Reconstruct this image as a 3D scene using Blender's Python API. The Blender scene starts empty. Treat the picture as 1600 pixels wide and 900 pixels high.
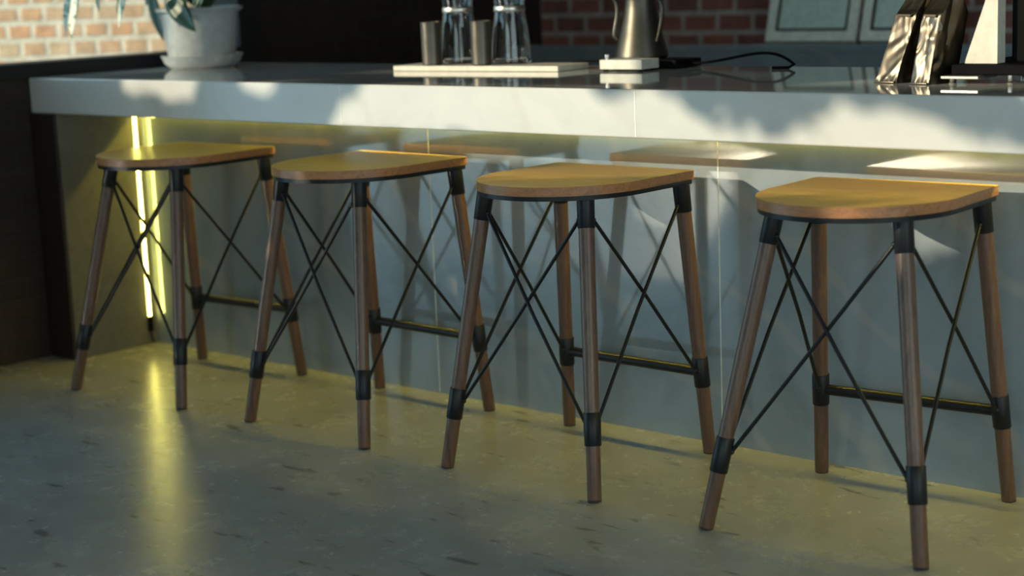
import bpy, bmesh, math, random
from mathutils import Vector, Matrix
random.seed(7)
S = bpy.context.scene
COL = S.collection
PI = math.pi

# ------------------------------------------------------------------ camera, sky, sun, exposure
cam_d = bpy.data.cameras.new('camera'); cam = bpy.data.objects.new('camera', cam_d); COL.objects.link(cam)
R_ = Vector((0.7498839820, 0.6603964038, -0.0393777021))
U_ = Vector((-0.0907681092, 0.1616613375, 0.9826630971))
F_ = Vector((-0.6553130274, 0.7333090766, -0.1811701804))
mw = Matrix.Identity(4)
for i in range(3):
    mw[i][0] = R_[i]; mw[i][1] = U_[i]; mw[i][2] = -F_[i]
mw[2][3] = 1.2804833
cam.matrix_world = mw
cam_d.sensor_width = 36; cam_d.lens = 2682.152 / 1600 * 36
cam_d.clip_start = 0.05; cam_d.clip_end = 100
cam_d.dof.use_dof = True; cam_d.dof.focus_distance = 4.25; cam_d.dof.aperture_fstop = 2.0
S.camera = cam

W = bpy.data.worlds.new('sky'); S.world = W; W.use_nodes = True
nt = W.node_tree; bg = nt.nodes['Background']
tcw = nt.nodes.new('ShaderNodeTexCoord'); sxw = nt.nodes.new('ShaderNodeSeparateXYZ'); mrw = nt.nodes.new('ShaderNodeMapRange'); rmw = nt.nodes.new('ShaderNodeValToRGB')
nt.links.new(tcw.outputs['Generated'], sxw.inputs[0]); nt.links.new(sxw.outputs[0], mrw.inputs[0])
mrw.inputs[1].default_value = -1; mrw.inputs[2].default_value = 1
rmw.color_ramp.elements[0].position = 0.25; rmw.color_ramp.elements[0].color = (0.42, 0.78, 1.0, 1)     # clear blue sky to the left
rmw.color_ramp.elements[1].position = 0.75; rmw.color_ramp.elements[1].color = (0.70, 0.88, 0.90, 1)    # hazy sky to the right
nt.links.new(mrw.outputs[0], rmw.inputs[0]); nt.links.new(rmw.outputs[0], bg.inputs[0])
bg.inputs[1].default_value = 2.8

SUN = Vector((0.6, 1.0, -0.314)).normalized()
sd = bpy.data.lights.new('sun', 'SUN'); so = bpy.data.objects.new('sun', sd); COL.objects.link(so)
sd.energy = 4.3; sd.color = (1.0, 0.87, 0.62); sd.angle = math.radians(0.6)
so.rotation_euler = SUN.to_track_quat('-Z', 'Y').to_euler()

vs = S.view_settings
vs.view_transform = 'Standard'; vs.look = 'None'; vs.exposure = 0.0; vs.gamma = 1.0; vs.use_curve_mapping = False

# ------------------------------------------------------------------ material helpers
def new_mat(name):
    m = bpy.data.materials.new(name); m.use_nodes = True
    return m, m.node_tree, m.node_tree.nodes['Principled BSDF']
def N(nt, t, **kw):
    n = nt.nodes.new(t)
    for k, v in kw.items():
        if hasattr(n, k): setattr(n, k, v)
        else: n.inputs[k.replace('_', ' ')].default_value = v
    return n
def ramp(nt, fac, stops):
    r = nt.nodes.new('ShaderNodeValToRGB')
    els = r.color_ramp.elements
    while len(els) < len(stops): els.new(0.5)
    for e, (p, c) in zip(els, stops):
        e.position = p; e.color = tuple(c) + (1,) if len(c) == 3 else c
    nt.links.new(fac, r.inputs[0]); return r
def coords(nt, scale=(1, 1, 1), rot=(0, 0, 0), kind='Object'):
    tc = nt.nodes.new('ShaderNodeTexCoord'); mp = nt.nodes.new('ShaderNodeMapping')
    mp.inputs['Scale'].default_value = scale; mp.inputs['Rotation'].default_value = rot
    nt.links.new(tc.outputs[kind], mp.inputs[0]); return mp.outputs[0]
def noise(nt, vec, scale, detail=4, rough=0.55, dist=0.0):
    n = nt.nodes.new('ShaderNodeTexNoise')
    n.inputs['Scale'].default_value = scale; n.inputs['Detail'].default_value = detail
    n.inputs['Roughness'].default_value = rough; n.inputs['Distortion'].default_value = dist
    if vec is not None: nt.links.new(vec, n.inputs['Vector'])
    return n.outputs['Fac']
def bump(nt, b, h, strength, dist=0.002):
    n = nt.nodes.new('ShaderNodeBump'); n.inputs['Strength'].default_value = strength
    n.inputs['Distance'].default_value = dist
    nt.links.new(h, n.inputs['Height']); nt.links.new(n.outputs[0], b.inputs['Normal'])
def mix(nt, fac, a, b):
    n = nt.nodes.new('ShaderNodeMix'); n.data_type = 'RGBA'
    nt.links.new(fac, n.inputs[0])
    for v, i in ((a, 6), (b, 7)):
        if hasattr(v, 'links'): nt.links.new(v, n.inputs[i])
        else: n.inputs[i].default_value = tuple(v) + (1,)
    return n.outputs[2]
def plain(name, col, rough=0.5, metal=0.0, spec=0.5, coat=0.0):
    m, nt, b = new_mat(name)
    v = coords(nt); f = noise(nt, v, 35, 3)
    lo = tuple(c * 0.88 for c in col); hi = tuple(min(1, c * 1.1) for c in col)
    r = ramp(nt, f, [(0.3, lo), (0.7, hi)])
    nt.links.new(r.outputs[0], b.inputs['Base Color'])
    b.inputs['Roughness'].default_value = rough; b.inputs['Metallic'].default_value = metal
    b.inputs['Specular IOR Level'].default_value = spec; b.inputs['Coat Weight'].default_value = coat
    return m
def emit(name, col, strength):
    m, nt, b = new_mat(name)
    b.inputs['Base Color'].default_value = (0.8, 0.75, 0.4, 1)
    b.inputs['Emission Color'].default_value = tuple(col) + (1,); b.inputs['Emission Strength'].default_value = strength
    return m

# polished marble-look slab
def marble(name, rough, cols=((0.50, 0.51, 0.50), (0.66, 0.67, 0.65), (0.74, 0.74, 0.71)), vs_=0.5, coat=0.0):
    m, nt, b = new_mat(name)
    v = coords(nt, (1, 1, 1), (0.0, 0.75, 0.0))
    f = noise(nt, v, 1.5, 8, 0.6, 2.2)
    w = nt.nodes.new('ShaderNodeTexWave'); w.wave_type = 'BANDS'; w.bands_direction = 'X'
    w.inputs['Scale'].default_value = 0.8; w.inputs['Distortion'].default_value = 9
    w.inputs['Detail'].default_value = 4; w.inputs['Detail Scale'].default_value = 1.2
    nt.links.new(v, w.inputs['Vector'])
    base = ramp(nt, f, [(0.25, cols[0]), (0.5, cols[1]), (0.75, cols[2])])
    vein = ramp(nt, w.outputs['Fac'], [(0.0, (0.75, 0.75, 0.75)), (0.05, (0.0, 0.0, 0.0)), (1.0, (0, 0, 0))])
    vn = nt.nodes.new('ShaderNodeMath'); vn.operation = 'MULTIPLY'; vn.inputs[1].default_value = vs_
    nt.links.new(vein.outputs[0], vn.inputs[0])
    c = mix(nt, vn.outputs[0], base.outputs[0], (0.44, 0.40, 0.35))
    nt.links.new(c, b.inputs['Base Color'])
    b.inputs['Roughness'].default_value = rough; b.inputs['Specular IOR Level'].default_value = 0.9
    b.inputs['Coat Weight'].default_value = coat; b.inputs['Coat Roughness'].default_value = rough * .8
    return m
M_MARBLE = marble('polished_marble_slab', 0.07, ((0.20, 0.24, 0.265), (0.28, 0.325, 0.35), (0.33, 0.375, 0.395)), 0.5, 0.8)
M_TOP = marble('polished_marble_top', 0.035, ((0.52, 0.53, 0.52), (0.59, 0.60, 0.58), (0.64, 0.64, 0.61)), 0.22)
M_EDGE = marble('honed_marble_edge', 0.26, ((0.52, 0.53, 0.52), (0.59, 0.60, 0.58), (0.64, 0.64, 0.61)), 0.22)
M_ENDPANEL = plain('dark_grey_panel', (0.13, 0.125, 0.11), 0.4)  # end panel, darker than the marble bar front
M_JOINT = plain('pale_slab_joint', (0.85, 0.85, 0.80), 0.5)

# polished concrete floor
def concrete():
    m, nt, b = new_mat('polished_concrete')
    v = coords(nt)
    f1 = noise(nt, v, 1.6, 9, 0.62, 0.8)
    f2 = noise(nt, coords(nt, (1, 1, 1), (0, 0, 0.4)), 7, 8, 0.7, 0.3)
    f3 = noise(nt, coords(nt, (3.2, 11, 1), (0, 0, 0.72)), 2.1, 5, 0.62, 0.3)
    base = ramp(nt, f1, [(0.22, (0.205, 0.207, 0.205)), (0.5, (0.295, 0.297, 0.288)), (0.82, (0.375, 0.375, 0.362))])
    mid = ramp(nt, f2, [(0.25, (0.84, 0.83, 0.81)), (0.55, (1, 1, 1)), (0.8, (1.02, 1.02, 1.02))])
    mu = nt.nodes.new('ShaderNodeMix'); mu.data_type = 'RGBA'; mu.blend_type = 'MULTIPLY'; mu.inputs[0].default_value = 0.8
    nt.links.new(base.outputs[0], mu.inputs[6]); nt.links.new(mid.outputs[0], mu.inputs[7])
    sc = ramp(nt, f3, [(0.615, (0, 0, 0)), (0.67, (0.75, 0.75, 0.75))])
    c = mix(nt, sc.outputs[0], mu.outputs[2], (0.075, 0.072, 0.07))
    nt.links.new(c, b.inputs['Base Color'])
    rr = ramp(nt, f2, [(0.3, (0.25, 0.25, 0.25)), (0.75, (0.29, 0.29, 0.29))])
    nt.links.new(rr.outputs[0], b.inputs['Roughness'])
    bump(nt, b, f2, 0.12, 0.003)
    return m
M_FLOOR = concrete()

def brick(name, c1, c2, mortar, plane, bw, bh, ms=0.011, bstr=0.6, var=0.6):
    m, nt, b = new_mat(name)
    tc = nt.nodes.new('ShaderNodeTexCoord'); sp = nt.nodes.new('ShaderNodeSeparateXYZ'); cb = nt.nodes.new('ShaderNodeCombineXYZ')
    nt.links.new(tc.outputs['Object'], sp.inputs[0])
    nt.links.new(sp.outputs[plane], cb.inputs[0]); nt.links.new(sp.outputs[2], cb.inputs[1])
    w = nt.nodes.new('ShaderNodeTexNoise'); w.inputs['Scale'].default_value = 12; w.inputs['Detail'].default_value = 3
    nt.links.new(cb.outputs[0], w.inputs['Vector'])
    ad = nt.nodes.new('ShaderNodeVectorMath'); ad.operation = 'MULTIPLY_ADD'; ad.inputs[1].default_value = (0.012, 0.012, 0)
    nt.links.new(w.outputs['Color'], ad.inputs[0]); nt.links.new(cb.outputs[0], ad.inputs[2])
    t = nt.nodes.new('ShaderNodeTexBrick')
    t.inputs['Scale'].default_value = 1; t.inputs['Brick Width'].default_value = bw; t.inputs['Row Height'].default_value = bh
    t.inputs['Mortar Size'].default_value = ms; t.inputs['Mortar Smooth'].default_value = 0.3; t.inputs['Bias'].default_value = 0.0
    t.inputs['Color1'].default_value = tuple(c1) + (1,); t.inputs['Color2'].default_value = tuple(c2) + (1,)
    t.inputs['Mortar'].default_value = tuple(mortar) + (1,)
    nt.links.new(ad.outputs[0], t.inputs['Vector'])
    f = noise(nt, tc.outputs['Object'], 14, 6, 0.65)
    r = ramp(nt, f, [(0.3, (1 - var * .55,) * 3), (0.65, (1.1, 1.1, 1.1))])
    mu = nt.nodes.new('ShaderNodeMix'); mu.data_type = 'RGBA'; mu.blend_type = 'MULTIPLY'; mu.inputs[0].default_value = 1
    nt.links.new(t.outputs['Color'], mu.inputs[6]); nt.links.new(r.outputs[0], mu.inputs[7])
    nt.links.new(mu.outputs[2], b.inputs['Base Color'])
    b.inputs['Roughness'].default_value = 0.85
    inv = nt.nodes.new('ShaderNodeMath'); inv.operation = 'SUBTRACT'; inv.inputs[0].default_value = 1
    nt.links.new(t.outputs['Fac'], inv.inputs[1]); bump(nt, b, inv.outputs[0], bstr, 0.008)
    return m
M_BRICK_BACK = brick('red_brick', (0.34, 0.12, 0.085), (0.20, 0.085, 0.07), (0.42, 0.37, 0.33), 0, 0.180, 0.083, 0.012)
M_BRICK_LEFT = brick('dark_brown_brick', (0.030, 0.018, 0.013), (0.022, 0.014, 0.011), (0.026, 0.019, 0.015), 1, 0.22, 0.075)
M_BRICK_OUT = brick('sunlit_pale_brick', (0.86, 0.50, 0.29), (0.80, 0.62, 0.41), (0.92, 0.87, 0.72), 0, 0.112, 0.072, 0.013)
M_PLASTER = plain('grey_plaster', (0.55, 0.53, 0.5), 0.9)
M_WHITEWALL = plain('white_added_wall', (0.80, 0.82, 0.82), 0.9)
M_CEIL = plain('warm_ceiling_boards', (0.55, 0.44, 0.31), 0.8)

def wood(name, stops, scale=(1.2, 16, 16), rough=0.38, ns=3.0, coat=0.0):
    m, nt, b = new_mat(name)
    v = coords(nt, scale)
    f = noise(nt, v, ns, 6, 0.6, 1.2)
    g = noise(nt, coords(nt, tuple(s * 4 for s in scale)), ns * 2, 3, 0.5)
    r = ramp(nt, f, stops)
    rg = ramp(nt, g, [(0.3, (0.82, 0.82, 0.82)), (0.6, (1.05, 1.05, 1.05))])
    mu = nt.nodes.new('ShaderNodeMix'); mu.data_type = 'RGBA'; mu.blend_type = 'MULTIPLY'; mu.inputs[0].default_value = 1
    nt.links.new(r.outputs[0], mu.inputs[6]); nt.links.new(rg.outputs[0], mu.inputs[7])
    nt.links.new(mu.outputs[2], b.inputs['Base Color'])
    b.inputs['Roughness'].default_value = rough; b.inputs['Coat Weight'].default_value = coat
    b.inputs['Coat Roughness'].default_value = 0.2
    bump(nt, b, g, 0.08, 0.001)
    return m
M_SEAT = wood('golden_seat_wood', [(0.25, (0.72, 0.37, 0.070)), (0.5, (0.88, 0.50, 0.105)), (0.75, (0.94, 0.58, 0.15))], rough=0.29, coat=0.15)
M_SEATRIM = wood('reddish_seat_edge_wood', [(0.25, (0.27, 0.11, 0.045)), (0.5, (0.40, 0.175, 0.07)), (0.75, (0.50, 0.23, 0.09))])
M_LEG = wood('brown_leg_wood', [(0.25, (0.075, 0.038, 0.025)), (0.5, (0.125, 0.066, 0.043)), (0.75, (0.175, 0.095, 0.062))], (14, 14, 1.2), 0.36)
M_PANELDARK = wood('dark_brown_panel_strip', [(0.3, (0.020, 0.012, 0.009)), (0.7, (0.032, 0.020, 0.014))], (14, 14, 1.0), 0.5)  # dark brown tone for the front strip of the end panel
M_BLACKMETAL = plain('black_powder_coated_steel', (0.009, 0.010, 0.012), 0.40, 0.0, 0.3)
M_FRAME_BLACK = plain('matt_black_frame', (0.010, 0.010, 0.010), 0.7)
M_BLACKPLASTIC = plain('black_plastic', (0.006, 0.006, 0.007), 0.7, 0.0, 0.05)
M_KETTLE = plain('satin_dark_kettle', (0.105, 0.098, 0.08), 0.42, 1.0)
M_STEEL = plain('brushed_steel', (0.62, 0.60, 0.55), 0.32, 1.0)
M_CREAM = plain('cream_enamel', (0.68, 0.65, 0.55), 0.4)
M_WHITE = plain('white_ceramic', (0.44, 0.47, 0.47), 0.35)
M_SCALE = plain('pale_grey_metal', (0.66, 0.66, 0.60), 0.45)
M_FOIL = plain('crumpled_foil_bag', (0.14, 0.122, 0.095), 0.38, 1.0)
M_FRAME_PALE = plain('pale_grey_green_frame', (0.85, 0.86, 0.76), 0.5)
M_MAT = plain('certificate_paper', (0.66, 0.78, 0.70), 0.7)
M_INK = plain('faint_ink', (0.54, 0.66, 0.60), 0.8)
M_SOIL = plain('soil', (0.03, 0.02, 0.012), 0.95)
M_RUBBER = plain('dark_rubber_foot', (0.03, 0.02, 0.015), 0.8)
M_TUMBLER = plain('grey_tumbler', (0.15, 0.135, 0.11), 0.42, 1.0)
LEDC = (1.0, 0.80, 0.10)
M_DIODE = emit('led_diode_glow', (1.0, 0.90, 0.22), 25.0)
M_LEDSTRIP = emit('yellow_led_glow', LEDC, 330.0)
M_TAPE = emit('yellow_led_tape', (1.0, 0.85, 0.03), 0.7)
def glass_mat():
    m, nt, b = new_mat('clear_glass')
    b.inputs['Base Color'].default_value = (0.95, 0.97, 0.97, 1); b.inputs['Roughness'].default_value = 0.02
    b.inputs['Transmission Weight'].default_value = 1.0; b.inputs['IOR'].default_value = 1.45
    return m
M_GLASS = glass_mat()
def leaf_mat(name, c1, c2, sc=18):
    m, nt, b = new_mat(name)
    f = noise(nt, coords(nt), sc, 4, 0.6, 1.0)
    r = ramp(nt, f, [(0.40, c1), (0.50, c2)])
    nt.links.new(r.outputs[0], b.inputs['Base Color']); b.inputs['Roughness'].default_value = 0.4
    return m
M_LEAF = leaf_mat('dark_green_leaf', (0.012, 0.045, 0.016), (0.025, 0.075, 0.022))
M_VARLEAF = leaf_mat('variegated_leaf', (0.05, 0.16, 0.06), (0.80, 0.85, 0.70), 26)
M_GOBO_VINE = leaf_mat('gobo_vine_leaf', (0.03, 0.09, 0.02), (0.06, 0.15, 0.03))

# ------------------------------------------------------------------ mesh helpers
def link_bm(name, bm, mat, parent=None, smooth=False, loc=None):
    me = bpy.data.meshes.new(name); bm.to_mesh(me); bm.free()
    for m in (mat if isinstance(mat, (list, tuple)) else [mat]): me.materials.append(m)
    if smooth:
        for p in me.polygons: p.use_smooth = True
        try: me.set_sharp_from_angle(angle=math.radians(38))
        except Exception: pass
    o = bpy.data.objects.new(name, me); COL.objects.link(o)
    if parent is not None: o.parent = parent
    if loc is not None: o.location = loc
    return o
def box(bm, x0, x1, y0, y1, z0, z1, bevel=0.0):
    t = bmesh.new()
    vsx = [t.verts.new((x, y, z)) for z in (z0, z1) for y in (y0, y1) for x in (x0, x1)]
    for f in ((0, 2, 3, 1), (4, 5, 7, 6), (0, 1, 5, 4), (2, 6, 7, 3), (0, 4, 6, 2), (1, 3, 7, 5)):
        t.faces.new([vsx[i] for i in f])
    if bevel > 0: bmesh.ops.bevel(t, geom=t.edges[:], offset=bevel, segments=2, affect='EDGES', profile=0.5)
    add(bm, t)
def add(bm, t):
    me = bpy.data.meshes.new('tmp'); t.to_mesh(me); t.free(); bm.from_mesh(me); bpy.data.meshes.remove(me)
def lathe(bm, prof, seg=40, c=(0, 0), cap0=True, cap1=True):
    rings = []
    for r, z in prof:
        rings.append([bm.verts.new((c[0] + r * math.cos(2 * PI * i / seg), c[1] + r * math.sin(2 * PI * i / seg), z)) for i in range(seg)])
    for a, b in zip(rings, rings[1:]):
        for i in range(seg):
            j = (i + 1) % seg; bm.faces.new((a[i], a[j], b[j], b[i]))
    if cap0: bm.faces.new(list(reversed(rings[0])))
    if cap1: bm.faces.new(rings[-1])
def tube(bm, pts, radii, seg=14, cap=True):
    pts = [Vector(p) for p in pts]
    if not isinstance(radii, (list, tuple)): radii = [radii] * len(pts)
    rings = []; prevx = None
    for i, p in enumerate(pts):
        d = (pts[min(i + 1, len(pts) - 1)] - pts[max(i - 1, 0)]).normalized()
        x = prevx if prevx is not None else Vector((0, 0, 1)).cross(d)
        if prevx is None and x.length < 1e-3: x = Vector((1, 0, 0))
        x = (x - d * x.dot(d)).normalized(); prevx = x; y = d.cross(x)
        rings.append([bm.verts.new(p + (x * math.cos(2 * PI * k / seg) + y * math.sin(2 * PI * k / seg)) * radii[i]) for k in range(seg)])
    for a, b in zip(rings, rings[1:]):
        for k in range(seg):
            j = (k + 1) % seg; bm.faces.new((a[k], a[j], b[j], b[k]))
    if cap:
        bm.faces.new(list(reversed(rings[0]))); bm.faces.new(rings[-1])
def prism(bm, outline, z0, z1, bevel=0.0):
    t = bmesh.new()
    lo = [t.verts.new((x, y, z0)) for x, y in outline]; hi = [t.verts.new((x, y, z1)) for x, y in outline]
    n = len(outline)
    t.faces.new(list(reversed(lo))); top = t.faces.new(hi)
    for i in range(n):
        j = (i + 1) % n; t.faces.new((lo[i], lo[j], hi[j], hi[i]))
    if bevel > 0:
        ed = [e for e in t.edges if abs(e.verts[0].co.z - e.verts[1].co.z) < 1e-6]
        bmesh.ops.bevel(t, geom=ed, offset=bevel, segments=2, affect='EDGES', profile=0.5)
    add(bm, t)
def tag(o, label, cat, group=None):
    o['label'] = label; o['category'] = cat
    if group: o['group'] = group
    return o
def thing(name, label, cat, loc=(0, 0, 0), rz=0.0, group=None):
    o = bpy.data.objects.new(name, None); o.empty_display_size = 0.1; COL.objects.link(o)
    o.location = loc; o.rotation_euler = (0, 0, rz)
    return tag(o, label, cat, group)
def struct(name, bm, mat, label=None, parent=None, smooth=False):
    o = link_bm(name, bm, mat, parent, smooth)
    if parent is None: o['kind'] = 'structure'
    if label: o['label'] = label
    return o
def bez(p0, p1, p2, p3, n=16):
    out = []
    for i in range(n + 1):
        t = i / n; u = 1 - t
        out.append(tuple(u**3 * a + 3 * u * u * t * b + 3 * u * t * t * c + t**3 * d for a, b, c, d in zip(p0, p1, p2, p3)))
    return out

# ------------------------------------------------------------------ dimensions (metres; bar runs along X)
XL = -5.22                 # left wall face
YW = 3.7204                # bar front panel
YF = 3.37                  # face of the counter edge
ZT, ZB = 0.9841, 0.8637    # counter top / underside
YB = 4.20                  # back edge of counter
YBACK = 6.12               # brick back wall
XR = 2.2
H = 3.6

# ------------------------------------------------------------------ room
bm = bmesh.new(); box(bm, -14, 9, -9, 9, -0.2, 0.0); struct('floor', bm, M_FLOOR, 'polished grey concrete floor')
bm = bmesh.new(); box(bm, XL, XR + .2, -4.6, YBACK + .2, H, H + .15); struct('ceiling', bm, M_CEIL, 'warm boarded ceiling')
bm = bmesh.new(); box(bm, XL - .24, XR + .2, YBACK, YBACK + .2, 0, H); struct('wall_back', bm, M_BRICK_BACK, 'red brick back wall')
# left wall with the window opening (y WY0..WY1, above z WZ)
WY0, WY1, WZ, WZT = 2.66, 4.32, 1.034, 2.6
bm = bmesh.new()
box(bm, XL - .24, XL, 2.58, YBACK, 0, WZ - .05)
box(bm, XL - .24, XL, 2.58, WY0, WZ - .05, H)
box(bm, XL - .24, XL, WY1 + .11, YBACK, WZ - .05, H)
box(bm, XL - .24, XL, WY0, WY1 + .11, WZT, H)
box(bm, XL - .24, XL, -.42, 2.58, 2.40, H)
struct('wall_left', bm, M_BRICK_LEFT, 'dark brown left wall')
bm = bmesh.new()
box(bm, XL - .16, XL + .006, WY0, WY1 + .11, WZ - .052, WZ, .003)
box(bm, XL - .16, XL + .006, WY1, WY1 + .11, WZ, WZT, .003)
box(bm, XL - .16, XL + .006, WY0, WY0 + .06, WZ, WZT, .003)
box(bm, XL - .16, XL + .006, WY0 + .06, WY1, WZT - .06, WZT, .003)
win = struct('window_1', bm, M_FRAME_BLACK, 'black window frame above the dark left wall')
bm = bmesh.new(); box(bm, XL - .090, XL - .086, WY0 + .06, WY1, WZ, WZT - .06)
def pane_mat():
    m, nt, b = new_mat('window_pane_glass')
    out = nt.nodes['Material Output']; tr = nt.nodes.new('ShaderNodeBsdfTransparent'); gl = nt.nodes.new('ShaderNodeBsdfGlossy')
    gl.inputs['Roughness'].default_value = 0.02
    mx = nt.nodes.new('ShaderNodeMixShader'); mx.inputs[0].default_value = 0.05
    nt.links.new(tr.outputs[0], mx.inputs[1]); nt.links.new(gl.outputs[0], mx.inputs[2]); nt.links.new(mx.outputs[0], out.inputs[0])
    return m
struct('window_pane', bm, pane_mat(), None, win)
# brick garden wall outside the window
bm = bmesh.new(); box(bm, -2.4, 1.04, 0, .22, 0, 3.0)
wo = struct('wall_outside', bm, M_BRICK_OUT, 'sunlit pale brick wall outside the left window')
wo.location = (-6.35, 4.15, 0); wo.rotation_euler = (0, 0, math.radians(33))
# unseen right, street and garden walls; openings added to shape the daylight
bm = bmesh.new()
box(bm, XR, XR + .2, -4.6, YBACK, 0, .25); box(bm, XR, XR + .2, -4.6, YBACK, 2.9, H)
box(bm, XR, XR + .2, -4.6, -1.2, .25, 2.9); box(bm, XR, XR + .2, 2.7, YBACK, .25, 2.9)
struct('wall_right', bm, M_PLASTER, 'right wall with a wide opening added for daylight')
bm = bmesh.new()
box(bm, -2.35, XR, -4.6, -4.4, 0, .5); box(bm, -2.35, XR, -4.6, -4.4, 3.2, H); box(bm, -2.45, -2.35, -4.6, -.72, 0, H)
struct('wall_street', bm, M_PLASTER, 'unseen wall behind the viewer, wide opening added for daylight')
GY, GX0, GX1, GZ0, GZ1 = -0.6, -8.35, -2.6, 1.70, 2.90
bm = bmesh.new()
box(bm, GX0, -8.2, GY - .12, GY, 0, GZ0); box(bm, -5.5, GX1 + .25, GY - .12, GY, 0, GZ0)
box(bm, -8.2, -5.5, GY - .12, GY, .78, GZ0)  # low gap added for a bright reflection in the bar front
box(bm, GX0, GX1 + .25, GY - .12, GY, GZ1, H + .4)
box(bm, GX0, GX0 + .08, GY - .12, GY, GZ0, GZ1); box(bm, GX1, GX1 + .25, GY - .12, GY, GZ0, GZ1)
struct('sun_block_wall', bm, M_WHITEWALL, 'unseen wall added to block the sun, with an opening for sun patches')

bm = bmesh.new(); box(bm, GX0, XL - .24, GY, 2.58, 2.95, 3.07); struct('sky_block_roof', bm, M_PLASTER, 'unseen roof added outside the left wall to cut sky light')  # unseen, put here to dim the sky light from the left
# unseen leaves added as a sun gobo; gaps placed to let sun patches through
LIT = [
 [(-4.77, .990), (-4.72, .978), (-4.33, .937), (-4.29, 1.0), (-4.77, 1.0)],
 [(-4.10, 1.0), (-3.92, 1.0), (-3.95, .95), (-4.07, .965)],
 [(-3.52, 1.0), (-3.57, .95), (-3.66, .90), (-3.68, .862), (-3.29, .862), (-3.26, .895), (-3.19, .885), (-3.15, .862), (-3.05, .862), (-3.02, .745), (-2.74, .755),
  (-2.62, .81), (-2.25, .81), (-2.2, .745), (-1.84, .755), (-1.74, .81), (-1.45, .81), (-1.45, .865), (-2.23, .868), (-2.377, .895), (-2.451, .939), (-2.53, .968),
  (-2.57, .965), (-2.646, .950), (-2.72, .955), (-2.74, 1.0)],
 [(-2.05, .86), (-2.04, .905), (-2.02, .94), (-1.865, .932), (-1.74, .907), (-1.70, .86)],
 [(-1.63, .985), (-1.45, .96), (-1.45, 1.0), (-1.63, 1.0)],
 [(-3.06, .81), (-3.05, .718), (-2.95, .718), (-2.92, .81)],
 [(-2.27, .82), (-2.25, .700), (-2.14, .705), (-2.06, .755), (-1.6, .785), (-1.45, .82)],
 [(-1.765, .69), (-1.765, .58), (-1.722, .58), (-1.722, .69)],
 [(-4.30, 1.12), (-3.36, 1.12), (-3.36, 1.58), (-4.30, 1.58)],
 [(-2.40, 1.06), (-1.55, 1.06), (-1.55, 1.58), (-2.40, 1.58)],
 [(-5.34, 1.08), (-5.22, 1.08), (-5.22, 1.19), (-5.34, 1.19)],
 [(-5.22, 1.12), (-4.96, 1.12), (-4.96, 1.42), (-5.22, 1.42)],
]
def inside(x, z, poly):
    c = False; n = len(poly); j = n - 1
    for i in range(n):
        xi, zi = poly[i]; xj, zj = poly[j]
        if (zi > z) != (zj > z) and x < (xj - xi) * (z - zi) / (zj - zi) + xi: c = not c
        j = i
    return c
def is_lit(x, z): return any(inside(x, z, p) for p in LIT)
bm = bmesh.new()
LS = [(0, -.5), (.22, -.3), (.3, 0), (.2, .28), (0, .5), (-.2, .28), (-.3, 0), (-.22, -.3)]
T = 3.37 - GY
def leaf_quad(px, pz, size):
    a = random.uniform(0, 2 * PI); y = GY + random.uniform(.045, .12)
    pts = []
    for u, v in LS:
        u, v = u * size, v * size
        pts.append((px + u * math.cos(a) - v * math.sin(a), pz + u * math.sin(a) + v * math.cos(a)))
    t = 3.37 - y
    xs = [(p[0] + .6 * t, p[1] - .314 * t) for p in pts] + [(px + .6 * t, pz - .314 * t)]
    if any(is_lit(*q) for q in xs): return False
    tilt = random.uniform(-.25, .25)
    bm.faces.new([bm.verts.new((p[0], y + (p[1] - pz) * tilt, p[1])) for p in pts]); return True
for size, n in ((.17, 5500), (.10, 4500), (.055, 6000), (.03, 4000)):
    for _ in range(n):
        leaf_quad(random.uniform(GX0 + .02, GX1), random.uniform(GZ0, GZ1), size)
gobo_vine = link_bm('sun_gobo_vine', bm, M_GOBO_VINE)
tag(gobo_vine, 'unseen climbing plant added to shape the sun patches', 'plant'); gobo_vine['kind'] = 'stuff'

# ------------------------------------------------------------------ bar counter
XE = 1.2
bar = thing('bar_counter', 'long pale marble bar counter with a deep overhanging top', 'bar counter', (0, 0, 0))
JX = [-4.69, -3.642, -2.582, -1.52, -.46, .60]
bm = bmesh.new(); box(bm, XL + .004, XE, YF, YB, ZB, ZT, .004)
bm.normal_update()
for f in bm.faces: f.material_index = 1 if f.normal.y < -.9 else 0
top = link_bm('countertop', bm, [M_TOP, M_EDGE], bar)
for x in JX[1:]:
    bm = bmesh.new(); box(bm, x - .0016, x + .0016, YF - .0006, YF + .002, ZB + .004, ZT - .004); link_bm('edge_joint', bm, M_JOINT, top)
bm = bmesh.new(); box(bm, -5.07, XE, YW, YW + .06, 0.0, ZB - .001); fp = link_bm('front_panel', bm, M_MARBLE, bar)
for x in JX[1:]:
    bm = bmesh.new(); box(bm, x - .0014, x + .0014, YW - .0006, YW + .002, 0.004, ZB - .004); link_bm('panel_joint', bm, M_JOINT, fp)
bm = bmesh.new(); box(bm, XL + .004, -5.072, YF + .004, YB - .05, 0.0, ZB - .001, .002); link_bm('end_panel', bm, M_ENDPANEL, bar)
bm = bmesh.new(); box(bm, XL + .004, -5.074, YF - .008, YF + .0035, 0.0, ZB - .001, .0015)
e = link_bm('end_trim', bm, M_PANELDARK, bar); e['label'] = 'dark brown front strip of the end panel'
bm = bmesh.new(); box(bm, -5.07, XE, YB - .08, YB - .03, 0, ZB - .001); link_bm('rear_panel', bm, M_MARBLE, bar)

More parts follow.
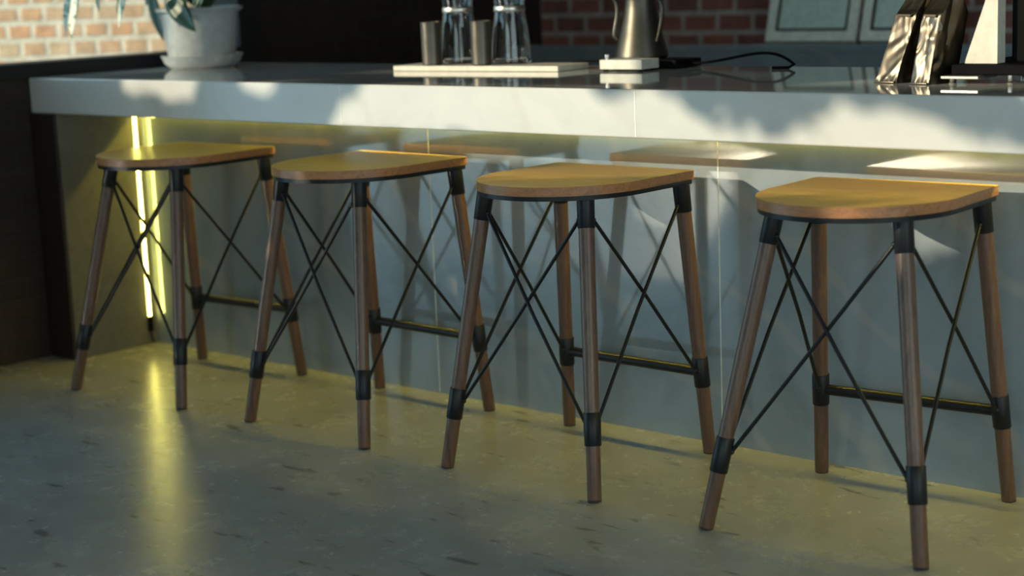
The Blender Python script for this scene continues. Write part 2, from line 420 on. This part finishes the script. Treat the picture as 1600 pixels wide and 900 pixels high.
# vertical led strip in the corner
led = thing('led_strip', 'glowing yellow upright LED strip in the left corner under the bar', 'LED strip', (-5.071, 3.690, 0))
bm = bmesh.new(); box(bm, .0005, .003, -.007, .007, .10, ZB - .004); link_bm('tape', bm, M_TAPE, led)
bm = bmesh.new(); box(bm, .003, .0065, -.005, .005, -.0042, .0042, .001); d0 = link_bm('diode', bm, M_DIODE, led)
nz = 58
for i in range(nz):
    d = d0 if i == 0 else d0.copy()
    if i: COL.objects.link(d); d.parent = led
    d.location = (0, 0, .108 + (ZB - .012 - .108) * i / (nz - 1))
bm = bmesh.new(); box(bm, .0005, .012, -.009, .009, .045, .10, .002); c = link_bm('connector', bm, M_BLACKPLASTIC, led); c['label'] = 'black end connector'
bm = bmesh.new(); tube(bm, [(.005, 0, .046), (.006, .002, .02), (.008, .01, .004)], .003, 8); link_bm('lead', bm, M_BLACKPLASTIC, led)
# long strip under the counter top, behind an unseen shield added to narrow its light
YL = 3.7182
bm = bmesh.new(); box(bm, -5.05, XE, YL - .0016, YL + .0016, ZB - .004, ZB - .0005)
bm.normal_update()
for f in bm.faces: f.material_index = 1 if f.normal.z < -.5 else 0
link_bm('led_tape', bm, [M_BLACKPLASTIC, M_LEDSTRIP], bar)
bm = bmesh.new(); box(bm, -5.05, XE, YL - .0252, YL - .0232, ZB - .025, ZB - .0005); link_bm('added_led_shield', bm, M_BLACKMETAL, bar)

# ------------------------------------------------------------------ bar stools
STOOLS = {
 1: dict(loc=(-4.4418, 3.3805), yaw=.0362, A=((-.2633, -.2633), (-.1551, -.1305)), B=((.2526, -.2551), (.1615, -.1325)), C=((.2448, .2631), (.2033, .1902)), D=((-.242, .254), (-.1991, .1955)),
         label='farthest bar stool, in front of the glowing vertical LED strip'),
 2: dict(loc=(-3.6208, 3.4014), yaw=-.0377, A=((-.2522, -.2545), (-.1658, -.1429)), B=((.2555, -.2532), (.158, -.1345)), C=((.246, .2521), (.2059, .1909)), D=((-.2421, .2551), (-.2019, .1921)),
         label='bar stool with fully shaded seat, second from the glowing LED strip'),
 3: dict(loc=(-2.8057, 3.3834), yaw=-.0072, A=((-.2492, -.2494), (-.1679, -.1429)), B=((.2581, -.2572), (.1593, -.1361)), C=((.241, .2509), (.2089, .1906)), D=((-.2537, .2604), (-.2018, .1923)),
         label='bar stool third from the LED strip, below the pale kitchen scale'),
 4: dict(loc=(-1.9649, 3.3973), yaw=.0683, A=((-.2634, -.2708), (-.1524, -.1274)), B=((.2645, -.2664), (.1604, -.1332)), C=((.2451, .2701), (.202, .1909)), D=((-.2445, .2653), (-.2079, .187)),
         label='nearest bar stool with sunlit seat rim, below the foil coffee bags'),
}
ZS, ZW, ZP = .760, .737, .725       # seat top, underside of wood, underside of plate
def d_outline(sx, yb, ry, yc=-.005, n=44, cr=.012):
    pts = []
    for i in range(5):              # back right corner
        a = i / 4 * PI / 2; pts.append((sx - cr + cr * math.cos(a), yb - cr + cr * math.sin(a)))
    for i in range(5):
        a = PI / 2 + i / 4 * PI / 2; pts.append((-sx + cr + cr * math.cos(a), yb - cr + cr * math.sin(a)))
    for i in range(n + 1):
        a = PI + PI * i / n; pts.append((sx * math.cos(a), yc + ry * math.sin(a)))
    return pts
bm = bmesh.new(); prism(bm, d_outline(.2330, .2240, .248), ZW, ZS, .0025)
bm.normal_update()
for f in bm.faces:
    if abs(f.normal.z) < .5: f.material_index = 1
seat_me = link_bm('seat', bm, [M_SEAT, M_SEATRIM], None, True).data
bm = bmesh.new(); prism(bm, d_outline(.2290, .2200, .244), ZP, ZW - .0002, .001)
plate_me = link_bm('seat_plate', bm, M_BLACKMETAL, None, True).data
for n_ in ('seat', 'seat_plate'): bpy.data.objects.remove(bpy.data.objects[n_])
for k in (1, 2, 3, 4):
    q = STOOLS[k]
    st = thing('bar_stool', q['label'], 'bar stool', (q['loc'][0], q['loc'][1], 0), q['yaw'], 'wooden bar stools along the counter')
    s_ = bpy.data.objects.new('seat', seat_me); COL.objects.link(s_); s_.parent = st
    p_ = bpy.data.objects.new('seat_plate', plate_me); COL.objects.link(p_); p_.parent = st; p_['label'] = 'black steel plate under the seat'
    def at(l, z):
        f, t = q[l]; u = z / ZP
        return Vector((f[0] + (t[0] - f[0]) * u, f[1] + (t[1] - f[1]) * u, z))
    ZC = {'A': (.1327, .2127), 'B': (.1327, .2127), 'C': (.1844, .2632), 'D': (.1844, .2632)}
    for l in 'ABCD':
        bm = bmesh.new()
        tube(bm, [at(l, .003), at(l, .006), at(l, .30), at(l, ZP - .01)], [.0165, .0175, .0188, .0200], 24)
        lg = link_bm('leg', bm, M_LEG, st, True)
        bm = bmesh.new(); tube(bm, [at(l, .0005), at(l, .0045)], [.0168, .0168], 20); link_bm('foot_pad', bm, M_RUBBER, lg, True)
        bm = bmesh.new()
        tube(bm, [at(l, .6536), at(l, .6546), at(l, ZP + .0005)], [.0208, .0216, .0222], 24)
        link_bm('upper_collar', bm, M_BLACKMETAL, st, True)
        z0, z1 = ZC[l]; bm = bmesh.new()
        tube(bm, [at(l, z0), at(l, z0 + .001), at(l, z1 - .001), at(l, z1)], [.0205, .0212, .0215, .0208], 24)
        link_bm('lower_collar', bm, M_BLACKMETAL, st, True)
    def rod(l0, l1, bend):
        # from the upper collar of l0 down to the lower collar of l1
        a = at(l0, .675); z0, z1 = ZC[l1]; b = at(l1, (z0 + z1) / 2 + .004)
        h = (b - a); h.z = 0; h.normalize()
        out = Vector((h.y, -h.x, 0)) * bend
        a2 = a + h * .019 + out * .5; b2 = b - h * .019 + out * .5
        d = (b2 - a2).normalized()
        bm = bmesh.new()
        tube(bm, [a2 - d * .002 - h * .004, a2 + d * .012, a2.lerp(b2, .5) + out, b2 - d * .012, b2 + d * .002 + h * .004], .0047, 12)
        t = bmesh.new(); bmesh.ops.create_uvsphere(t, u_segments=12, v_segments=8, radius=.0068, matrix=Matrix.Translation(a2 + d * .004)); add(bm, t)
        t = bmesh.new(); bmesh.ops.create_uvsphere(t, u_segments=12, v_segments=8, radius=.0068, matrix=Matrix.Translation(b2 - d * .004)); add(bm, t)
        link_bm('cross_brace', bm, M_BLACKMETAL, st, True)
    for l0, l1 in (('A', 'B'), ('B', 'C'), ('A', 'D')):
        rod(l0, l1, .0045); rod(l1, l0, .0045)
    a, b = at('D', .2238), at('C', .2238); h = (b - a).normalized()
    bm = bmesh.new(); tube(bm, [a + h * .016, b - h * .016], .0135, 20); link_bm('footrest', bm, M_BLACKMETAL, st, True)

# ------------------------------------------------------------------ things on the counter
Z0 = ZT
# tray with two tumblers and two carafes
tray = thing('serving_tray', 'thin cream serving tray under the glass carafes and tumblers', 'tray', (-3.602, 3.945, Z0), math.radians(4.2))
bm = bmesh.new(); box(bm, -.322, .322, -.060, .100, .0006, .017, .002); link_bm('board', bm, M_CREAM, tray)
ZTR = Z0 + .018
def tumbler(x, y, label):
    t = thing('tumbler', label, 'tumbler', (x, y, ZTR), 0, 'tumblers on the tray')
    bm = bmesh.new()
    lathe(bm, [(.028, 0), (.031, .003), (.0325, .130), (.0332, .134), (.0315, .134), (.029, .008), (.0, .006)], 36, cap1=False)
    link_bm('cup', bm, M_TUMBLER, t, True)
    return t
tumbler(-3.780, 3.898, 'dark grey tumbler at the left end of the tray')
tumbler(-3.588, 3.918, 'dark grey tumbler standing between the two glass carafes')
def carafe(x, y, label):
    t = thing('glass_carafe', label, 'carafe', (x, y, ZTR), 0, 'glass carafes on the tray')
    bm = bmesh.new()
    o = [(.062, .0), (.065, .004), (.0645, .012), (.058, .09), (.0495, .150), (.047, .168), (.0485, .182), (.052, .206), (.0525, .210)]
    i = [(.0505, .210), (.0465, .183), (.045, .168), (.0475, .150), (.056, .09), (.062, .014), (.057, .009), (.0, .009)]
    lathe(bm, o + i, 48, cap1=False)
    bmesh.ops.remove_doubles(bm, verts=bm.verts, dist=1e-5)
    link_bm('bottle', bm, M_GLASS, t, True)
    bm = bmesh.new(); lathe(bm, [(.0478, .158), (.0492, .160), (.0486, .174), (.0470, .176)], 40, cap0=False, cap1=False)
    g = link_bm('neck_ring', bm, M_STEEL, t, True); g['label'] = 'thin metal ring round the neck'
    return t
carafe(-3.750, 3.992, 'open glass carafe on the tray, left of the middle tumbler')
carafe(-3.553, 4.015, 'open glass carafe on the tray, nearest the black kettle')

# kitchen scale / pale slab
sc = thing('kitchen_scale', 'small flat pale grey scale in front of the black kettle', 'scale', (-3.070, 3.985, Z0), math.radians(3))
bm = bmesh.new(); box(bm, -.074, .074, -.045, .045, .006, .034, .002); link_bm('body', bm, M_SCALE, sc)
bm = bmesh.new(); lathe(bm, [(.006, .034), (.006, .039), (.008, .041), (.008, .048), (.005, .050)], 16, (-.056, -.03)); link_bm('knob', bm, M_STEEL, sc, True)
for sx in (-.06, .06):
    for sy in (-.033, .033):
        bm = bmesh.new(); lathe(bm, [(.008, 0), (.009, .007)], 14, (sx, sy)); link_bm('foot', bm, M_BLACKPLASTIC, sc)

# electric kettle on its base
KX, KY = -3.130, 4.125
kb = thing('kettle_base', 'flat black electric kettle base with a power cord on the bar', 'kettle base', (KX, KY, Z0))
bm = bmesh.new(); box(bm, -.090, .170, -.062, .068, .002, .026, .004); link_bm('body', bm, M_BLACKPLASTIC, kb)
bm = bmesh.new(); lathe(bm, [(.075, .0255), (.075, .029), (.070, .030)], 36, (0, 0)); link_bm('heating_plate', bm, M_BLACKMETAL, kb, True)
bm = bmesh.new()
tube(bm, [(.165, .0, .014), (.19, .0, .012)] + [tuple(p) for p in bez((.19, 0, .012), (.34, .03, .02), (.43, .02, .075), (.53, .0, .012), 14)][1:] + [(.525, -.02, .004), (.48, -.035, .004)], .0042, 10)
link_bm('cord', bm, M_BLACKPLASTIC, kb, True)
bm = bmesh.new()
tube(bm, [tuple(p) for p in bez((-.088, .0, .014), (-.18, .0, .03), (-.28, -.02, .004), (-.42, -.01, .005), 14)], .0042, 10)
link_bm('cord', bm, M_BLACKPLASTIC, kb, True)
kt = thing('gooseneck_kettle', 'dark gooseneck kettle with sunlit left side on its base', 'kettle', (KX, KY, Z0 + .030))
bm = bmesh.new(); lathe(bm, [(.076, 0), (.081, .004), (.080, .012), (.064, .07), (.052, .125), (.047, .160), (.046, .175)], 48); link_bm('body', bm, M_KETTLE, kt, True)
bm = bmesh.new(); lathe(bm, [(.0455, .175), (.044, .181), (.012, .186), (.009, .198), (.013, .204), (.010, .212), (.004, .213)], 32); link_bm('lid', bm, M_KETTLE, kt, True)
def kp(u, z): return (u * .80, u * .60, z)      # spout / handle plane, seen nearly side-on
bm = bmesh.new()
sp = bez((-.069, 0, .055), (-.098, 0, .062), (-.056, 0, .12), (-.074, 0, .165), 12) + bez((-.074, 0, .165), (-.085, 0, .185), (-.110, 0, .188), (-.122, 0, .175), 8)[1:]
tube(bm, [kp(p[0], p[2]) for p in sp], [.0075 - .0025 * i / len(sp) for i in range(len(sp))], 12); link_bm('spout', bm, M_KETTLE, kt, True)
bm = bmesh.new()
hd = bez((.042, 0, .170), (.115, 0, .20), (.100, 0, .11), (.070, 0, .048), 16)
tube(bm, [(p[0] * .98, -p[0] * .20, p[2]) for p in hd], .0065, 12); link_bm('handle', bm, M_KETTLE, kt, True)

# potted plant
PX, PY = -4.955, 3.925
pp = thing('potted_plant', 'green leafy plant in a white pot by the left window', 'potted plant', (PX, PY, Z0))
bm = bmesh.new(); lathe(bm, [(.105, 0), (.112, .002), (.135, .020), (.142, .040), (.147, .046), (.143, .048), (.130, .022), (.10, .010), (0, .010)], 48, cap1=False)
link_bm('saucer', bm, M_WHITE, pp, True)
bm = bmesh.new(); lathe(bm, [(.112, .012), (.116, .015), (.136, .180), (.138, .196), (.153, .204), (.156, .214), (.146, .216), (.132, .196), (.128, .185), (0, .185)], 48, cap1=False)
pot = link_bm('pot', bm, M_WHITE, pp, True)
bm = bmesh.new(); lathe(bm, [(.1285, .1855), (.06, .194), (0.001, .198)], 32, cap0=False, cap1=True); link_bm('soil', bm, M_SOIL, pp, True)
def leaf(base, tip, width, sag, mat, label=None, up=(0, 0, 1), droop_n=9, name='leaf'):
    b, t = Vector(base), Vector(tip); L = t - b; d = L.normalized()
    side = d.cross(Vector(up))
    if side.length < .05: side = d.cross(Vector((0, -1, .3)))
    side.normalize(); nrm = side.cross(d).normalized()
    bm = bmesh.new(); rows = []
    for i in range(droop_n + 1):
        u = i / droop_n
        w = width * .5 * (math.sin(PI * min(1, u ** .75)) ** .85 if 0 < u < 1 else .02)
        c_ = b + L * u + nrm * (sag * math.sin(PI * u))
        rows.append([bm.verts.new(c_ + side * w * k + nrm * (abs(k) * w * .22)) for k in (-1, -.5, 0, .5, 1)])
    for r0, r1 in zip(rows, rows[1:]):
        for k in range(4): bm.faces.new((r0[k], r0[k + 1], r1[k + 1], r1[k]))
    o = link_bm(name, bm, mat, pp, True)
    m = o.modifiers.new('thick', 'SOLIDIFY'); m.thickness = .0012; m.offset = 0
    if label: o['label'] = label
    return o
def stem(p0, p1, p2, p3, r=.0035):
    bm = bmesh.new(); tube(bm, bez(p0, p1, p2, p3, 12), r, 8); link_bm('stem', bm, M_LEAF, pp, True)
VIEW = (-.0, -.95, .3)
# dark leaf hanging over the front of the pot, and the one at its left edge
stem((-.02, -.03, .19), (-.03, -.06, .25), (.0, -.12, .30), (.036, -.160, .268))
leaf((.020, -.158, .272), (.182, -.165, .136), .082, -.006, M_LEAF, up=VIEW)
leaf((.02, -.10, .33), (.115, -.150, .205), .06, -.01, M_LEAF, up=VIEW)
stem((-.06, .0, .19), (-.08, -.02, .24), (-.13, -.04, .30), (-.18, -.06, .28))
leaf((-.182, -.070, .285), (-.112, -.080, .100), .058, .0, M_LEAF, up=VIEW)
leaf((-.120, -.100, .33), (-.175, -.10, .225), .05, .0, M_LEAF, up=VIEW)
# pale and variegated leaves
for dx, dz, w in ((.066, .234, .026), (.120, .222, .022), (.135, .212, .022), (.158, .214, .020)):
    leaf((dx + .012, -.06, .34), (dx, -.125, dz), w, .0, M_VARLEAF, 'pale variegated leaf', VIEW)
stem((-.05, -.02, .19), (-.06, -.10, .46), (-.05, -.25, .48), (.02, -.40, .37), .003)
stem((-.05, -.02, .19), (-.08, -.15, .50), (-.10, -.36, .50), (-.03, -.475, .36), .003)
def vl(b, t, w): leaf(b, t, w, .006, M_VARLEAF, 'pale variegated leaf', VIEW)
vl((-.025, -.470, .37), (-.100, -.475, .132), .090)
vl((-.010, -.520, .30), (-.060, -.525, .140), .040)
vl((.030, -.425, .36), (-.002, -.425, .215), .044)
vl((.070, -.325, .36), (-.036, -.325, .155), .046)
leaf((-.010, -.305, .33), (-.068, -.305, .205), .030, 0, M_LEAF, None, VIEW)
leaf((-.06, .02, .22), (-.14, .06, .36), .08, .02, M_LEAF)
leaf((.02, .03, .20), (.10, .10, .36), .09, .02, M_LEAF)
leaf((.0, .04, .20), (-.03, .13, .40), .09, .02, M_LEAF)
leaf((.03, -.02, .20), (.14, -.03, .33), .08, .02, M_LEAF)

# foil coffee bags
def bag(name, loc, rz, lean, w, dp, h, label, seed):
    t = thing(name, label, 'coffee bag', loc, rz, 'foil coffee bags on the bar')
    rnd = random.Random(seed); bm = bmesh.new(); rings = []
    q = 14; per = []                                     # perimeter of a box with slightly soft corners
    for (x0, y0), (x1, y1) in (((-1, -1), (1, -1)), ((1, -1), (1, 1)), ((1, 1), (-1, 1)), ((-1, 1), (-1, -1))):
        for i in range(q):
            u = i / q; per.append((x0 + (x1 - x0) * u, y0 + (y1 - y0) * u))
    nv = 54
    cr = [(rnd.uniform(-1, 1), rnd.uniform(.0, 1), rnd.uniform(.10, .3), rnd.uniform(-.0032, .0032), rnd.uniform(0, PI), rnd.choice((0, 1))) for _ in range(60)]
    for j in range(nv + 1):
        v = j / nv; z = v * h; row = []
        k = max(0, (v - .60) / .40)
        pinch = 1 - .80 * min(1, k * 1.6) ** .8          # front and back close up above the fold
        narrow = 1 - .10 * k + .10 * math.exp(-v * 30)
        for px, py in per:
            x = px * w / 2 * narrow; y = py * dp / 2 * pinch
            side = 0 if abs(py) >= abs(px) else 1
            s_ = px if side == 0 else py
            dsp = 0
            for cs, cv, cw, ca, an, sd_ in cr:
                if sd_ != side: continue
                du = (s_ - cs); dv = (v - cv) * 4
                p = du * math.cos(an) + dv * math.sin(an); r_ = -du * math.sin(an) + dv * math.cos(an)
                dsp += ca * max(0, 1 - abs(p) / cw) * math.exp(-(r_ / (cw * 4)) ** 2)
            if v < .07: dsp += .004 * math.sin(s_ * 7 + seed) * (1 - v / .07)
            edge = max(abs(px), abs(py)) ; corner = min(abs(px), abs(py)) > .93
            nx, ny = (0, math.copysign(1, py)) if side == 0 else (math.copysign(1, px), 0)
            gus = -.010 * max(0, 1 - abs(s_) / .9) * (1 if side == 1 else 0) * min(1, v * 3)   # side gusset
            x += nx * (dsp + gus); y += ny * dsp
            if corner: x *= .985; y *= .985
            row.append(bm.verts.new((x + lean[0] * z, y + lean[1] * z, z)))
        rings.append(row)
    n = len(per)
    for a, b in zip(rings, rings[1:]):
        for i in range(n):
            jn = (i + 1) % n; bm.faces.new((a[i], a[jn], b[jn], b[i]))
    bm.faces.new(list(reversed(rings[0]))); bm.faces.new(rings[-1])
    link_bm('sack', bm, M_FOIL, t, True)
    zz = h * .585; cx, cy = lean[0] * zz, lean[1] * zz - dp * .5
    bm = bmesh.new()                                      # wedge of the folded-over top hanging in front
    vv = [bm.verts.new(p) for p in ((cx - w * .46, cy + .004, zz + .004), (cx + w * .46, cy + .004, zz + .006), (cx + w * .30, cy - .007, zz - .003), (cx - w * .34, cy - .007, zz - .002),
          (cx - w * .46, cy + .010, zz + .012), (cx + w * .46, cy + .010, zz + .014), (cx + w * .30, cy - .005, zz + .002), (cx - w * .34, cy - .005, zz + .003))]
    for f in ((3, 2, 1, 0), (4, 5, 6, 7), (0, 1, 5, 4), (1, 2, 6, 5), (2, 3, 7, 6), (3, 0, 4, 7)): bm.faces.new([vv[i] for i in f])
    link_bm('fold_flap', bm, M_FOIL, t)
    bm = bmesh.new(); x0, y0 = lean[0] * h, lean[1] * h
    box(bm, x0 - w * .47, x0 + w * .47, y0 - .012, y0 + .012, h - .006, h + .020, .005); link_bm('rolled_top', bm, M_FOIL, t, True)
    bm = bmesh.new(); box(bm, -w * .5, w * .5, -dp * .5 - .006, -dp * .5 + .008, .0, .005, .0018); link_bm('base_fold', bm, M_FOIL, t, True)
    return t
bag('coffee_bag', (-2.050, 3.700, Z0), math.radians(-10), (.16, .28), .060, .075, .27, 'crumpled foil coffee bag nearest the framed certificates', 3)
bag('coffee_bag', (-1.945, 3.690, Z0), math.radians(-8), (.10, .16), .050, .110, .27, 'crumpled foil coffee bag beside the black coffee grinder', 11)

# coffee grinder on the right
gr = thing('coffee_grinder', 'black coffee grinder with a pale sunlit chute, right of the foil bags', 'coffee grinder', (-1.90, 3.66, Z0), math.radians(0))
bm = bmesh.new(); box(bm, 0.005, .34, .02, .40, .020, .044, .004); link_bm('base', bm, M_BLACKPLASTIC, gr)
bm = bmesh.new(); box(bm, .115, .33, .10, .38, .044, .42, .006); link_bm('housing', bm, M_BLACKPLASTIC, gr)
bm = bmesh.new(); X1 = .103
rings = []
for z, w in ((.0445, .082), (.050, .080), (.19, .030), (.26, .028), (.40, .07)):
    rings.append([bm.verts.new(p) for p in ((X1 - w, .055, z), (X1, .055, z), (X1, .095, z), (X1 - w, .095, z))])
for a, b in zip(rings, rings[1:]):
    for i in range(4): bm.faces.new((a[i], a[(i + 1) % 4], b[(i + 1) % 4], b[i]))
bm.faces.new(list(reversed(rings[0]))); bm.faces.new(rings[-1])
ch = link_bm('chute', bm, M_CREAM, gr); ch['label'] = 'pale sunlit flat chute'
bm = bmesh.new(); box(bm, -.006, .088, -.010, .09, .0125, .0195, .0015); link_bm('drip_tray', bm, M_STEEL, gr)
for x, y in ((.015, .005), (.145, .035), (.02, .37), (.31, .37), (.31, .035)):
    bm = bmesh.new(); lathe(bm, [(.006, 0), (.007, .003), (.0045, .006), (.006, .010), (.006, .021 if y > .02 else .0125)], 16, (x, y)); link_bm('foot', bm, M_STEEL, gr, True)
bm = bmesh.new(); tube(bm, [(.192, .1005, .098), (.192, .084, .098)], [.014, .012], 20); k_ = link_bm('knob', bm, M_SCALE, gr, True); k_['label'] = 'round grey knob'

# ------------------------------------------------------------------ back counter with certificates
ZL = .954
bc = thing('back_counter', 'grey marble back counter against the red brick wall', 'counter', (0, 0, 0))
bm = bmesh.new(); box(bm, XL + .005, XR - .01, 5.85, YBACK - .004, ZL - .030, ZL, .003); link_bm('worktop', bm, M_MARBLE, bc)
bm = bmesh.new(); box(bm, XL + .005, XR - .01, 5.862, YBACK - .02, 0, ZL - .0302); link_bm('body', bm, M_MARBLE, bc)
def certificate(x0, x1, label):
    w = (x1 - x0); h = .30; t = thing('picture_frame', label, 'picture frame', ((x0 + x1) / 2, 5.985, ZL + .0035), 0, 'framed certificates on the back counter')
    t.rotation_euler = (math.radians(-16), 0, 0)
    bm = bmesh.new(); fw = .042
    for b_ in ((-w/2, w/2, 0, fw), (-w/2, w/2, h - fw, h), (-w/2, -w/2 + fw, fw, h - fw), (w/2 - fw, w/2, fw, h - fw)):
        box(bm, b_[0], b_[1], -.011, .011, b_[2], b_[3], .003)
    link_bm('frame', bm, M_FRAME_PALE, t)
    bm = bmesh.new(); iw = .010
    X0, X1, A0, A1 = -w/2 + fw, w/2 - fw, fw, h - fw
    for b_ in ((X0, X1, A0, A0 + iw), (X0, X1, A1 - iw, A1), (X0, X0 + iw, A0 + iw, A1 - iw), (X1 - iw, X1, A0 + iw, A1 - iw)):
        box(bm, b_[0], b_[1], -.010, .004, b_[2], b_[3])
    link_bm('inner_edge', bm, M_FRAME_BLACK, t)
    bm = bmesh.new(); box(bm, X0 + iw, X1 - iw, -.003, .003, A0 + iw, A1 - iw); pa = link_bm('paper', bm, M_MAT, t)
    bm = bmesh.new()
    for zz, ww in ((.085, .10), (.10, .16), (.115, .06), (.14, .18), (.165, .12), (.19, .17)):
        box(bm, -ww / 2, ww / 2, -.0036, -.003, zz, zz + .004)
    link_bm('faint_lines', bm, M_INK, pa)
    return t
certificate(-3.905, -3.490, 'pale framed certificate on the back counter, left of the other')
certificate(-3.470, -3.055, 'pale framed certificate partly hidden behind the foil coffee bags')
